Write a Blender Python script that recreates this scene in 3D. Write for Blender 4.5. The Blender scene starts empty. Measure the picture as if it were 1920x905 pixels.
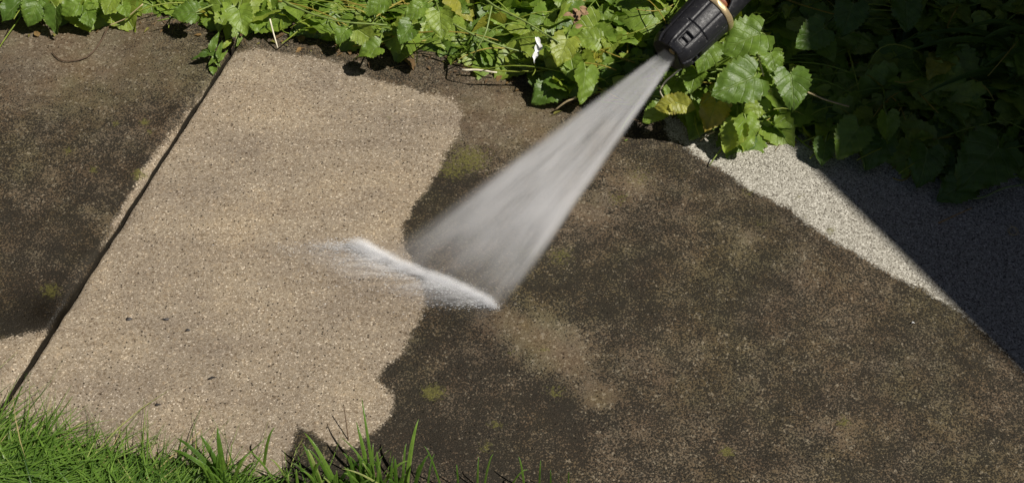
import bpy, math, random
import numpy as np
from mathutils import Vector, Matrix
random.seed(7); rng = np.random.default_rng(11)
S = bpy.context.scene; COL = S.collection
# ---------------------------------------------------------------- camera, world, sun, exposure
TH = math.radians(48); FPX = 1920*50/36; DC = 1.75
cam = bpy.data.cameras.new('camera'); cam.lens = 50; cam.sensor_width = 36
cam.clip_start = .02; cam.clip_end = 500
co = bpy.data.objects.new('camera', cam); COL.objects.link(co)
CP = np.array([0, -DC*math.cos(TH), DC*math.sin(TH)])
co.location = CP; co.rotation_euler = (math.pi/2-TH, 0, 0); S.camera = co
SUN = np.array([.65, -.25, 1.0]); SUN /= np.linalg.norm(SUN)        # direction towards the sun
el = math.asin(SUN[2]); az = math.atan2(SUN[0], SUN[1])
W = bpy.data.worlds.new('World'); S.world = W; W.use_nodes = True
wn = W.node_tree.nodes; wl = W.node_tree.links
sky = wn.new('ShaderNodeTexSky'); sky.sky_type = 'NISHITA'; sky.sun_disc = False
sky.air_density = .4; sky.dust_density = .5; sky.ozone_density = .2; sky.sun_elevation = el; sky.sun_rotation = az
bg = wn['Background']; bg.inputs[1].default_value = .05; wl.new(sky.outputs[0], bg.inputs[0])
sl = bpy.data.lights.new('sun', 'SUN'); sl.energy = 5.0; sl.angle = math.radians(.42); sl.color = (1, .95, .87)
so = bpy.data.objects.new('sun', sl); COL.objects.link(so)
so.rotation_euler = Vector(SUN).to_track_quat('Z', 'Y').to_euler()
S.view_settings.view_transform = 'Standard'; S.view_settings.look = 'None'
S.view_settings.exposure = 0.0; S.view_settings.gamma = 1
S.render.engine = 'CYCLES'
S.cycles.use_denoising = True
S.cycles.max_bounces = 8; S.cycles.transparent_max_bounces = 16; S.cycles.volume_bounces = 5
S.cycles.volume_step_rate = .6
# ---------------------------------------------------------------- helpers
fv = np.array([0, math.cos(TH), -math.sin(TH)]); uv = np.array([0, math.sin(TH), math.cos(TH)]); rv = np.array([1., 0, 0])
def at(px, py, z=0.):                      # a point seen at (px, py) of the photograph, at its real height z
    d = fv+rv*(px-960)/FPX-uv*(py-452.5)/FPX
    return CP+d*(z-CP[2])/d[2]
def pr(P):
    v = np.asarray(P)-CP; w = v@fv
    return 960+FPX*(v@rv)/w, 452.5-FPX*(v@uv)/w
def mesh(name, V, F, mat=None, parent=None, smooth=True, attrs=None, mats=None):
    me = bpy.data.meshes.new(name)
    me.from_pydata([tuple(map(float, p)) for p in V], [], [tuple(map(int, f)) for f in F])
    if smooth: me.polygons.foreach_set('use_smooth', [True]*len(me.polygons))
    for k, a in (attrs or {}).items():
        a = np.asarray(a, dtype=np.float32)
        if a.ndim == 1: me.attributes.new(k, 'FLOAT', 'POINT').data.foreach_set('value', a)
        else: me.attributes.new(k, 'FLOAT_VECTOR', 'POINT').data.foreach_set('vector', a.ravel())
    me.update()
    o = bpy.data.objects.new(name, me); COL.objects.link(o)
    if mat: me.materials.append(mat)
    if parent is not None: o.parent = parent
    return o
def fixn(o):
    import bmesh
    b = bmesh.new(); b.from_mesh(o.data); bmesh.ops.recalc_face_normals(b, faces=b.faces); b.to_mesh(o.data); b.free(); return o
def tag(o, label, cat=None, group=None, kind=None):
    if label: o['label'] = label
    if cat: o['category'] = cat
    if group: o['group'] = group
    if kind: o['kind'] = kind
    return o
def thing(name, loc, label, cat, group=None):
    o = bpy.data.objects.new(name, None); COL.objects.link(o); o.location = tuple(map(float, loc)); o.empty_display_size = .02
    return tag(o, label, cat, group)
def sstep(a, b, x):
    t = np.clip((x-a)/(b-a), 0, 1); return t*t*(3-2*t)
class NT:                                   # small node-tree writer
    def __init__(s, name):
        s.m = bpy.data.materials.new(name); s.m.use_nodes = True
        s.t = s.m.node_tree; s.t.nodes.clear(); s.out = s.n('ShaderNodeOutputMaterial')
    def n(s, typ, **k):
        x = s.t.nodes.new(typ)
        for a, b in k.items(): setattr(x, a, b)
        return x
    def l(s, a, b): s.t.links.new(a, b)
    def put(s, sock, v):
        if hasattr(v, 'is_linked'): s.l(v, sock)
        else: sock.default_value = v
    def math(s, op, a, b=0., c=0., clamp=False):
        x = s.n('ShaderNodeMath', operation=op, use_clamp=clamp)
        for i, v in enumerate((a, b, c)): s.put(x.inputs[i], v)
        return x.outputs[0]
    def vm(s, op, a, b=(0, 0, 0)):
        x = s.n('ShaderNodeVectorMath', operation=op); s.put(x.inputs[0], a); s.put(x.inputs[1], b); return x.outputs[0]
    def mr(s, v, a, b, c=0., d=1., smooth=True):
        x = s.n('ShaderNodeMapRange', interpolation_type='SMOOTHSTEP' if smooth else 'LINEAR')
        for i, q in enumerate((v, a, b, c, d)): s.put(x.inputs[i], q)
        return x.outputs[0]
    def mix(s, f, a, b, bt='MIX'):
        x = s.n('ShaderNodeMix', data_type='RGBA', blend_type=bt)
        s.put(x.inputs[0], f)
        for i, v in ((6, a), (7, b)): s.put(x.inputs[i], (*v, 1) if isinstance(v, tuple) and len(v) == 3 else v)
        return x.outputs[2]
    def ramp(s, f, stops, const=False):
        x = s.n('ShaderNodeValToRGB'); e = x.color_ramp.elements
        if const: x.color_ramp.interpolation = 'CONSTANT'
        while len(e) < len(stops): e.new(.5)
        for q, (p, c) in zip(e, stops): q.position = p; q.color = (*c, 1)
        s.put(x.inputs[0], f); return x.outputs[0]
    def noise(s, v, scale, detail=2., rough=.5):
        x = s.n('ShaderNodeTexNoise'); s.put(x.inputs['Vector'], v); x.inputs['Scale'].default_value = scale
        x.inputs['Detail'].default_value = detail; x.inputs['Roughness'].default_value = rough; return x.outputs[0]
    def vor(s, v, scale, rnd=1.):
        x = s.n('ShaderNodeTexVoronoi'); s.put(x.inputs['Vector'], v); x.inputs['Scale'].default_value = scale
        x.inputs['Randomness'].default_value = rnd; return x
    def attr(s, k): return s.n('ShaderNodeAttribute', attribute_name=k)
    def coord(s): return s.n('ShaderNodeTexCoord').outputs['Object']
    def sep(s, v):
        x = s.n('ShaderNodeSeparateXYZ'); s.put(x.inputs[0], v); return x.outputs
    def comb(s, a, b, c):
        x = s.n('ShaderNodeCombineXYZ')
        for i, v in enumerate((a, b, c)): s.put(x.inputs[i], v)
        return x.outputs[0]
    def bsdf(s, color, rough=.6, spec=.5, metal=0., normal=None):
        b = s.n('ShaderNodeBsdfPrincipled')
        s.put(b.inputs['Base Color'], (*color, 1) if isinstance(color, tuple) else color)
        s.put(b.inputs['Roughness'], rough); s.put(b.inputs['Specular IOR Level'], spec); s.put(b.inputs['Metallic'], metal)
        if normal is not None: s.l(normal, b.inputs['Normal'])
        return b
    def bump(s, h, strength=.5, dist=.002):
        x = s.n('ShaderNodeBump'); s.put(x.inputs['Height'], h); x.inputs['Strength'].default_value = strength
        x.inputs['Distance'].default_value = dist; return x.outputs[0]
    def surf(s, sh): s.l(sh if hasattr(sh, 'is_linked') else sh.outputs[0], s.out.inputs['Surface']); return s.m
# ---------------------------------------------------------------- materials
def concrete_mat():
    t = NT('concrete'); c = t.coord()
    wob = t.vm('ADD', c, t.vm('SCALE', t.n('ShaderNodeTexNoise').outputs['Color']))
    g = t.vor(c, 620); rs = t.sep(g.outputs['Color']); R, G, B = rs[0], rs[1], rs[2]
    g2 = t.vor(c, 330); R2 = t.sep(g2.outputs['Color'])[0]
    gc = t.ramp(R, [(0, (.15, .115, .08)), (.06, (.235, .182, .122)), (.45, (.306, .252, .187)), (.88, (.354, .296, .222)), (.96, (.48, .4, .3)), (1, (.64, .56, .45))])
    gm = t.ramp(R2, [(0, (.66, .62, .58)), (.08, (.93, .93, .93)), (.6, (1, 1, 1)), (.92, (1.05, 1.04, 1.02)), (1, (1.2, 1.16, 1.1))])
    gc = t.mix(1., gc, gm, 'MULTIPLY')
    big = t.noise(c, 7, 4, .55); gc = t.mix(1., gc, t.ramp(big, [(.32, (.80, .80, .82)), (.5, (.98, .98, .98)), (.68, (1.13, 1.11, 1.06))]), 'MULTIPLY')
    stw = t.noise(t.comb(t.math('MULTIPLY', t.sep(c)[0], 4.), t.math('MULTIPLY', t.sep(c)[1], 26.), 0.), 1., 4., .6)
    gc = t.mix(1., gc, t.ramp(stw, [(.35, (.90, .89, .89)), (.6, (1.05, 1.05, 1.04))]), 'MULTIPLY')
    fine = t.noise(c, 800, 2, .6); gc = t.mix(1., gc, t.ramp(fine, [(.28, (.72, .7, .68)), (.5, (1, 1, 1)), (.75, (1.16, 1.16, 1.16))]), 'MULTIPLY')
    # pits and cream chips
    p = t.vor(c, 190); pr_ = t.sep(p.outputs['Color'])
    pm = t.math('MULTIPLY', t.mr(p.outputs['Distance'], .13, .26, 1., 0.), t.math('LESS_THAN', pr_[0], .3))
    gc = t.mix(t.math('MULTIPLY', pm, .85), gc, (.035, .026, .018))
    q = t.vor(c, 260); qr = t.sep(q.outputs['Color'])
    qm = t.math('MULTIPLY', t.mr(q.outputs['Distance'], .12, .26, 1., 0.), t.math('GREATER_THAN', qr[1], .94))
    gc = t.mix(t.math('MULTIPLY', qm, .6), gc, (.74, .66, .52))
    # where the water jet has been, where it has dried, where grime, moss and wet are
    en = t.noise(c, 38, 6, .65); eo = t.math('MULTIPLY', t.math('SUBTRACT', en, .5), .018)
    eo = t.math('ADD', eo, t.math('MULTIPLY', t.math('SUBTRACT', R, .5), .005))
    cl = t.mr(t.math('ADD', t.attr('clean').outputs['Fac'], eo), -.003, .003)
    dr = t.mr(t.math('ADD', t.attr('dry').outputs['Fac'], eo), -.002, .003)
    gn = t.noise(c, 34, 9, .74); gf = t.noise(c, 420, 3, .65)
    gr = t.attr('grime').outputs['Fac']
    k = t.math('ADD', gr, t.math('MULTIPLY', t.math('SUBTRACT', gn, .5), 1.55))
    k = t.math('ADD', k, t.math('MULTIPLY', t.math('SUBTRACT', gf, .5), 1.9))
    k = t.math('ADD', k, t.math('MULTIPLY', t.math('SUBTRACT', R, .5), .7))
    k = t.math('ADD', k, t.math('MULTIPLY', t.math('SUBTRACT', t.noise(c, 9, 4, .6), .5), .55))
    db = t.mix(1., gc, t.mix(t.mr(t.noise(c, 20, 4, .6), .35, .65), (.47, .42, .37), (.54, .53, .50)), 'MULTIPLY')
    fm = t.mr(k, .27, .73)
    db = t.mix(t.math('MULTIPLY', t.mr(t.noise(c, 5.5, 5, .65), .42, .66), .55), db, t.mix(1., db, (.80, .92, .62), 'MULTIPLY'))
    db = t.mix(t.math('MULTIPLY', t.math('GREATER_THAN', R2, .93), .5), db, (.3, .26, .19))
    dirty = t.mix(t.math('MULTIPLY', fm, .93), db, t.mix(t.noise(c, 14, 3), (.010, .009, .007), (.024, .020, .013)))
    dry = t.ramp(G, [(0, (.12, .105, .085)), (.14, (.28, .26, .215)), (.5, (.43, .405, .345)), (.85, (.52, .495, .425)), (1, (.68, .65, .57))])
    dry = t.mix(1., dry, t.ramp(fine, [(.3, (.6, .6, .6)), (.5, (1, 1, 1)), (.75, (1.2, 1.2, 1.2))]), 'MULTIPLY')
    dry = t.mix(1., dry, t.ramp(t.noise(c, 200, 4, .65), [(.3, (.7, .69, .66)), (.6, (1.1, 1.1, 1.1))]), 'MULTIPLY')
    col = t.mix(cl, dirty, gc); col = t.mix(dr, col, dry)
    mk = t.math('ADD', t.attr('moss').outputs['Fac'], t.math('MULTIPLY', t.math('SUBTRACT', t.noise(c, 230, 5, .7), .5), 2.2))
    mk = t.math('MULTIPLY', t.mr(mk, .40, .8), t.math('GREATER_THAN', t.attr('moss').outputs['Fac'], .05))
    col = t.mix(t.math('MULTIPLY', mk, .68), col, t.mix(R, (.06, .062, .014), (.19, .175, .045)))
    wet = t.attr('wet').outputs['Fac']
    col = t.mix(t.math('MULTIPLY', wet, .9, clamp=True), col, t.mix(1., col, (.45, .42, .4), 'MULTIPLY'))
    ro = t.math('ADD', t.mr(cl, 0, 1, .62, .7), t.math('MULTIPLY', R, .2))
    ro = t.math('MULTIPLY', ro, t.math('SUBTRACT', 1., t.math('MULTIPLY', wet, .5)))
    h = t.math('ADD', t.math('MULTIPLY', fine, .5), t.math('MULTIPLY', t.math('SUBTRACT', 1., g.outputs['Distance']), .6))
    h = t.math('ADD', h, t.math('MULTIPLY', R, .7)); h = t.math('SUBTRACT', h, t.math('MULTIPLY', pm, 1.5))
    h = t.math('ADD', h, t.math('MULTIPLY', t.noise(c, 90, 4, .6), .8))
    return t.surf(t.bsdf(col, ro, .22, normal=t.bump(h, .75, .0012)))
def soil_mat():
    t = NT('soil'); c = t.coord()
    n = t.noise(c, 60, 8, .7)
    col = t.ramp(n, [(.3, (.012, .008, .005)), (.55, (.05, .033, .02)), (.75, (.11, .075, .045))])
    return t.surf(t.bsdf(col, .85, .3, normal=t.bump(t.noise(c, 180, 6, .7), 1., .006)))
def leaf_mat(name, stops, rough=.42, trans=.34):
    t = NT(name); a = t.sep(t.attr('leaf_uv').outputs['Vector']); s_, t_, r_ = a[0], a[1], a[2]; c = t.coord()
    base = t.ramp(r_, stops)
    sa = t.math('ABSOLUTE', s_)
    ph = t.math('FRACT', t.math('SUBTRACT', t.math('MULTIPLY', t_, 5.2), t.math('MULTIPLY', sa, 1.9)))
    lat = t.mr(t.math('ABSOLUTE', t.math('SUBTRACT', ph, .5)), .40, .5)
    mid = t.mr(sa, .02, .075, 1., 0.)
    v = t.math('MAXIMUM', t.math('MULTIPLY', lat, .45), t.math('MULTIPLY', mid, .8))
    var = t.noise(c, 90, 4, .6)
    base = t.mix(1., base, t.ramp(var, [(.3, (.72, .74, .7)), (.7, (1.2, 1.16, 1.1))]), 'MULTIPLY')
    base = t.mix(t.math('MULTIPLY', v, .55), base, t.mix(.6, base, (.26, .33, .1)))
    edge = t.mr(t.math('ADD', sa, t.math('MULTIPLY', t.math('SUBTRACT', t.noise(c, 60, 3), .5), .9)), .85, 1.1)
    base = t.mix(t.math('MULTIPLY', edge, t.mr(r_, .8, 1., .1, .55)), base, (.24, .15, .035))
    h = t.math('ADD', t.math('MULTIPLY', t.noise(c, 420, 3, .6), .6), t.math('MULTIPLY', v, -1.1))
    nrm = t.bump(h, .6, .0012)
    b = t.bsdf(base, t.math('ADD', rough-.12, t.math('MULTIPLY', var, .24)), .5, normal=nrm)
    tr = t.n('ShaderNodeBsdfTranslucent'); t.l(t.mix(1., base, (1.5, 1.5, .5), 'MULTIPLY'), tr.inputs[0])
    m = t.n('ShaderNodeMixShader'); m.inputs[0].default_value = trans; t.l(b.outputs[0], m.inputs[1]); t.l(tr.outputs[0], m.inputs[2])
    return t.surf(m)
def plain(name, color, rough=.5, spec=.5, metal=0., var=.25, scale=120, bumpd=.0006):
    t = NT(name); c = t.coord(); n = t.noise(c, scale, 4, .6)
    d = tuple(x*(1-var) for x in color); b_ = tuple(min(1, x*(1+var)) for x in color)
    return t.surf(t.bsdf(t.ramp(n, [(.3, d), (.7, b_)]), rough, spec, metal, t.bump(n, .5, bumpd)))
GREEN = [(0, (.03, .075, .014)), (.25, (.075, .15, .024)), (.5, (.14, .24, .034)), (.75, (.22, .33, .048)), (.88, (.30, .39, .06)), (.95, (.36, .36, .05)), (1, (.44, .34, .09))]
M = dict(concrete=concrete_mat(), soil=soil_mat(), leaf=leaf_mat('leaf', GREEN),
         grass=leaf_mat('grass_blade', [(0, (.04, .10, .014)), (.4, (.11, .22, .03)), (.8, (.2, .34, .055)), (.93, (.36, .45, .14)), (1, (.55, .47, .22))], .32, .32),
         stem=plain('green_stem', (.2, .27, .07), .45), straw=plain('straw', (.5, .4, .22), .6), pale=plain('pale_straw', (.72, .66, .5), .6),
         shadow_brown=plain('shadow_brown', (.09, .055, .03), .7), orange=plain('orange_plastic', (.26, .075, .018), .5), white=plain('white_scrap', (.8, .8, .78), .6, var=.1),  # the dark brown here colours only the modelled shadow strips
         grit=plain('dark_grit', (.05, .045, .045), .6), tan=plain('tan_scrap', (.5, .3, .1), .6))
def brass_mat():
    t = NT('brass'); c = t.coord(); n = t.noise(c, 160, 5, .65)
    col = t.ramp(n, [(.3, (.36, .26, .13)), (.6, (.66, .52, .3)), (.8, (.8, .7, .5))])
    return t.surf(t.bsdf(col, t.mr(n, .3, .7, .55, .3), .5, .6, t.bump(n, .5, .0008)))
def black_mat():
    t = NT('black_plastic'); c = t.coord(); n = t.noise(c, 240, 6, .7); s2 = t.noise(t.vm('MULTIPLY', c, (1, 1, .15)), 300, 4, .6)
    col = t.mix(t.mr(n, .6, .74, 0., .6), (.014, .014, .017), (.10, .095, .09))
    col = t.mix(t.mr(s2, .62, .75, 0., .35), col, (.09, .09, .09))
    dust = t.vor(c, 420); dm = t.math('MULTIPLY', t.mr(dust.outputs['Distance'], .12, .25, 1., 0.), t.math('GREATER_THAN', t.sep(dust.outputs['Color'])[0], .86))
    col = t.mix(t.math('MULTIPLY', dm, .6), col, (.35, .34, .32))
    return t.surf(t.bsdf(col, t.mr(n, .3, .7, .38, .6), .5, normal=t.bump(t.math('ADD', n, t.noise(c, 900, 3)), .5, .0005)))
M['brass'] = brass_mat(); M['black'] = black_mat()
def brick_mat():
    t = NT('brick_wall'); c = t.coord()
    b = t.n('ShaderNodeTexBrick'); t.l(t.vm('MULTIPLY', c, (1, 1, 1)), b.inputs['Vector'])
    s3 = t.sep(c); t.l(t.comb(s3[0], s3[2], 0), b.inputs['Vector'])
    b.inputs['Color1'].default_value = (.10, .045, .03, 1); b.inputs['Color2'].default_value = (.065, .03, .022, 1); b.inputs['Mortar'].default_value = (.12, .11, .1, 1)
    b.inputs['Scale'].default_value = 1; b.inputs['Brick Width'].default_value = .225; b.inputs['Row Height'].default_value = .075; b.inputs['Mortar Size'].default_value = .005
    return t.surf(t.bsdf(b.outputs[0], .85, .2, normal=t.bump(t.math('SUBTRACT', 1., b.outputs[1]), .6, .006)))
# ---------------------------------------------------------------- setting: ground, slabs, bed, lawn soil
def grid(x0, x1, nx, y0, y1, ny):
    X, Y = np.meshgrid(np.linspace(x0, x1, nx), np.linspace(y0, y1, ny))
    i = np.arange(nx*ny).reshape(ny, nx)
    F = np.stack([i[:-1, :-1], i[:-1, 1:], i[1:, 1:], i[1:, :-1]], -1).reshape(-1, 4)
    return X.ravel(), Y.ravel(), F, i
def lump(x, y, sc, seed, n=5):
    g = np.random.default_rng(seed); z = np.zeros_like(x)
    for k in range(n*4):
        a = g.uniform(0, 6.28); f = sc*2**g.uniform(0, n*.5); z += np.sin((x*math.cos(a)+y*math.sin(a))*f+g.uniform(0, 6.28))/f*sc
    return z/(n*1.6)
x, y, F, i = grid(-40, 40, 9, -40, 40, 9)
tag(mesh('ground', np.stack([x, y, np.full_like(x, -.09)], 1), F, M['soil'], smooth=False), 'dark bare soil under the whole garden', kind='structure')
E2 = at(440, 85)-at(10, 750); E2 /= np.linalg.norm(E2)                # along the joint
E1 = np.array([.98, -.2, 0]); E1 /= np.linalg.norm(E1)               # along the path
O = at(8, 752)
def uvp(p): # world -> (u along path, v across)
    A = np.array([E1[:2], E2[:2]]).T
    return np.linalg.solve(A, (np.asarray(p)[..., :2]-O[:2]).T).T
V0 = float(uvp(np.array([at(320, 860)]))[0][1]); V1 = float(uvp(np.array([at(430, 60)]))[0][1])+.05
def polysd(px, py, P):           # signed distance to a polygon in photo pixels, positive inside
    P = np.asarray(P, float); d = np.full(px.shape, 1e9); ins = np.zeros(px.shape, bool)
    for a, b in zip(P, np.roll(P, -1, 0)):
        e = b-a; t = np.clip(((px-a[0])*e[0]+(py-a[1])*e[1])/(e@e), 0, 1)
        d = np.minimum(d, np.hypot(px-a[0]-t*e[0], py-a[1]-t*e[1]))
        c = ((a[1] <= py) & (b[1] > py)) | ((b[1] <= py) & (a[1] > py))
        with np.errstate(divide='ignore', invalid='ignore'): xi = a[0]+(py-a[1])/(e[1] if e[1] else 1e-9)*e[0]
        ins ^= c & (px < xi)
    return np.where(ins, d, -d)
CLEAN = [(-300, 1200), (-60, 850), (10, 750), (200, 450), (330, 240), (425, 105), (470, 92), (560, 104), (640, 118), (700, 150), (770, 168), (848, 184), (866, 215), (858, 255), (836, 285), (822, 325), (785, 370),
         (768, 400), (752, 430), (760, 470), (800, 560), (788, 595), (765, 640), (735, 680), (702, 712), (738, 740), (735, 770), (715, 800), (690, 815), (655, 838), (615, 828), (558, 798), (540, 850), (520, 905), (480, 1000), (400, 1200)]
CLEANL = [(-400, 690), (0, 640), (50, 622), (88, 618), (70, 680), (0, 790), (-200, 1100), (-400, 1100)]
DRY = [(1250, 255), (1335, 308), (1400, 352), (1480, 392), (1540, 440), (1600, 472), (1650, 502), (1720, 540), (1790, 575), (1860, 640), (1925, 700), (2300, 1000), (2600, 600), (2000, -200), (1200, -200)]
MOSS = [(880, 298, 50, .8), (850, 318, 40, .7), (812, 735, 28, .9), (930, 795, 22, .6), (912, 838, 22, .6), (1362, 846, 18, .9), (1040, 735, 26, .6), (1200, 332, 40, .5), (1160, 372, 30, .55), (1050, 480, 34, .6),
        (262, 328, 22, .8), (176, 318, 14, .7), (270, 230, 12, .9), (216, 232, 12, .7), (280, 247, 10, .7), (95, 545, 26, .8), (1582, 790, 20, .7), (128, 282, 14, .7), (1010, 345, 30, .5), (985, 470, 26, .6), (730, 220, 14, .5), (1425, 420, 30, .4), (960, 660, 26, .4), (1020, 655, 20, .5)]
MOSSD = [(1558, 432, 14, .8), (1400, 362, 20, .5), (1500, 370, 24, .45), (1520, 405, 24, .35)]
GRM = [(990, 615, 60, -.5), (1045, 655, 55, -.62), (1085, 690, 36, -.4), (945, 600, 30, -.3), (1122, 745, 30, -1.1), (1110, 400, 36, -.45), (1180, 350, 40, -.36), (1400, 450, 22, -.4), (1515, 505, 42, -.36), (1720, 700, 60, -.15), (1590, 810, 40, -.25), (1100, 350, 60, -.12),
       (900, 215, 85, -.4), (1000, 235, 90, -.36), (1150, 840, 60, -.22), (1250, 700, 120, -.08), (840, 345, 50, .28), (780, 395, 30, .3), (1130, 560, 100, .2), (1000, 540, 60, .12), (880, 690, 90, .12), (820, 810, 100, .12), (1060, 790, 80, .15), (820, 600, 60, .1), (1300, 560, 120, .06),
       (1250, 290, 90, .02), (1700, 850, 200, .06), (1800, 700, 100, .05)]
GRML = [(200, 60, 160, -.5), (60, 80, 150, -.45), (330, 130, 60, -.22), (100, 335, 26, -.2), (60, 395, 18, -.3), (165, 395, 18, -.2), (140, 240, 40, -.1), (230, 350, 80, .1), (120, 470, 90, .18), (60, 590, 90, .4), (20, 400, 60, .1), (190, 430, 20, -.35), (200, 410, 20, -.3)]
def slab(u0, u1, left, label):
    st = .0030; nu = int((u1-u0)/st)+1; nv = int((V1-V0)/st)+1
    u, v, F, idx = grid(u0, u1, nu, V0, V1, nv)
    wob = lump(u, v, 9, 3, 4)
    de = np.minimum(np.minimum(u-u0, u1-u), np.minimum(v-V0, V1-v))
    r = .004; q = np.clip(1-de/r, 0, 1); z = -r*(1-np.sqrt(np.clip(1-q*q, 0, 1)))
    g = np.random.default_rng(5+left)
    z += .0012*wob*np.clip(de/.02, 0, 1)
    # nibbled arris along the joint edge
    ed = np.minimum(u-u0, u1-u); z -= .004*np.clip(1-ed/.010, 0, 1)*np.clip(lump(v*1.0, u*0, 60, 9+left, 4)+.2, 0, 1)
    if left:   # the worn, lifted lip by the joint
        z += .004*np.exp(-((u1-u-.016)/.010)**2)*np.clip(.6+.8*lump(v, u*0, 30, 2, 3), 0, 1.3)*np.clip((u1-u)/.006, 0, 1)
    uj = u+((.0016*lump(v, v*0, 34, 41+left, 4)+.0009*lump(v, v*0, 160, 51+left, 4)))*np.exp(-np.abs(u)/.02)
    P = O[None]+uj[:, None]*E1[None]+v[:, None]*E2[None]; P[:, 2] = z
    px, py = pr(P); mx = 1/1520.
    if not left:
        clean = polysd(px, py, CLEAN)*mx; dry = polysd(px, py, DRY)*mx
        grime = np.full(px.shape, .60)+.16*sstep(600, 800, py)*sstep(1250, 1000, px)-.12*sstep(330, 180, py)*sstep(1100, 950, px)
        gl, ml = GRM, MOSS+MOSSD
        wet = .5*np.exp(-(((px-850)/120)**2+((py-600)/45)**2))
    else:
        strip = (u1-u)-.0065-.012*lump(v, u*0, 16, 31, 3)+.03*sstep(430, 560, py)+.02*sstep(150, 90, py)
        clean = np.maximum(polysd(px, py, CLEANL)*mx, np.where((py < 560) & (py > 100), -strip-.004, -.05)); dry = np.full(px.shape, -.2)
        grime = np.full(px.shape, .62); gl, ml = GRML, MOSS
        wet = .8*np.exp(-(((px-95)/48)**2+((py-585)/34)**2))+.5*np.exp(-(((px-0)/120)**2+((py-580)/50)**2))
    moss = np.zeros(px.shape)
    for (a, b, rr, k) in gl: grime += k*np.exp(-(((px-a)/rr)**2+((py-b)/(rr*.75))**2))
    for (a, b, rr, k) in ml: moss = np.maximum(moss, k*np.exp(-(((px-a)/rr)**2+((py-b)/(rr*.7))**2)))
    # skirt
    ring = np.concatenate([idx[0, :], idx[1:, -1], idx[-1, -2::-1], idx[-2:0:-1, 0]])
    n0 = len(P); low = P[ring].copy(); low[:, 2] = -.05; lip = P[ring].copy(); lip[:, 2] -= .004
    k = np.arange(len(ring)); k2 = (k+1) % len(ring)
    m_ = len(ring); SF = np.concatenate([np.stack([ring[k], n0+k, n0+k2, ring[k2]], 1), np.stack([n0+k, n0+m_+k, n0+m_+k2, n0+k2], 1)])
    P = np.concatenate([P, lip, low]); ext = lambda a, e=None: np.concatenate([a, a[ring] if e is None else np.full(m_, e), a[ring] if e is None else np.full(m_, e)])
    o = mesh('path_slab', P, np.concatenate([F, SF]), M['concrete'], attrs=dict(clean=ext(clean, -.2), dry=ext(dry, -.2), grime=ext(grime, 1.25), moss=ext(moss), wet=np.clip(ext(wet), 0, 1)))
    return tag(o, label, kind='structure')
slab(.0030, 1.75, False, 'large concrete path slab, half washed clean and half dark with grime')
slab(-1.0, -.0030, True, 'grimy brown concrete path slab left of the open joint')
def sheet(name, u0, u1, v0, v1, zf, label, n=160):
    u, v, F, _ = grid(u0, u1, n, v0, v1, n)
    P = O[None]+u[:, None]*E1[None]+v[:, None]*E2[None]; P[:, 2] = zf(u, v)
    return tag(mesh(name, P, F, M['soil']), label, kind='structure')
sheet('planting_bed', -1.4, 2.4, V1+.003, V1+1.3, lambda u, v: -.02+.012*lump(u, v, 30, 4, 5)+.03*sstep(V1, V1+.3, v), 'dark soil of the planting bed behind the path')
sheet('lawn_soil', -1.4, 2.4, V0-1.2, V0-.003, lambda u, v: -.035+.008*lump(u, v, 30, 8, 5), 'soil under the lawn in front of the path')
u_, v_, F_, _ = grid(-.012, .012, 6, V0, V1, 260)                   # earth and grit at the bottom of the joint
P_ = O[None]+u_[:, None]*E1[None]+v_[:, None]*E2[None]; P_[:, 2] = -.034+.004*lump(u_*4, v_, 60, 6, 4)
tag(mesh('joint_soil', P_, F_, M['soil']), 'dark earth in the open joint between the two slabs', kind='structure')
# house wall that throws the big shadow
HW = 1.9
p1 = at(1487, 280); p2 = at(1909, 696); wd = (p2-p1)/np.linalg.norm(p2-p1); sh = SUN*(HW/SUN[2]); w0 = p1+np.array([sh[0], sh[1], 0])
nrm = np.array([-wd[1], wd[0], 0]);  nrm = nrm if nrm[0] > 0 else -nrm
wall = thing('brick_wall', w0, 'tall dark brick wall beyond the right edge, throwing the big shadow', 'wall')
wall.rotation_euler = (0, 0, math.atan2(wd[1], wd[0]))
def boxv(x0, x1, y0, y1, z0, z1):
    V = [(a, b, c) for c in (z0, z1) for a, b in ((x0, y0), (x1, y0), (x1, y1), (x0, y1))]
    return V, [(0, 3, 2, 1), (4, 5, 6, 7), (0, 1, 5, 4), (1, 2, 6, 5), (2, 3, 7, 6), (3, 0, 4, 7)]
sg = 1 if (np.array([-wd[1], wd[0], 0])@nrm) > 0 else -1
V, F = boxv(-3.5, 5, *(sorted((.03*sg, .25*sg))), -.1, HW-.06); mesh('brickwork', V, F, brick_mat(), wall, False)
V, F = boxv(-3.52, 5.02, *(sorted((0, .28*sg))), HW-.057, HW); mesh('coping', V, F, plain('coping_stone', (.2, .19, .17), .8), wall, False)
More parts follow.
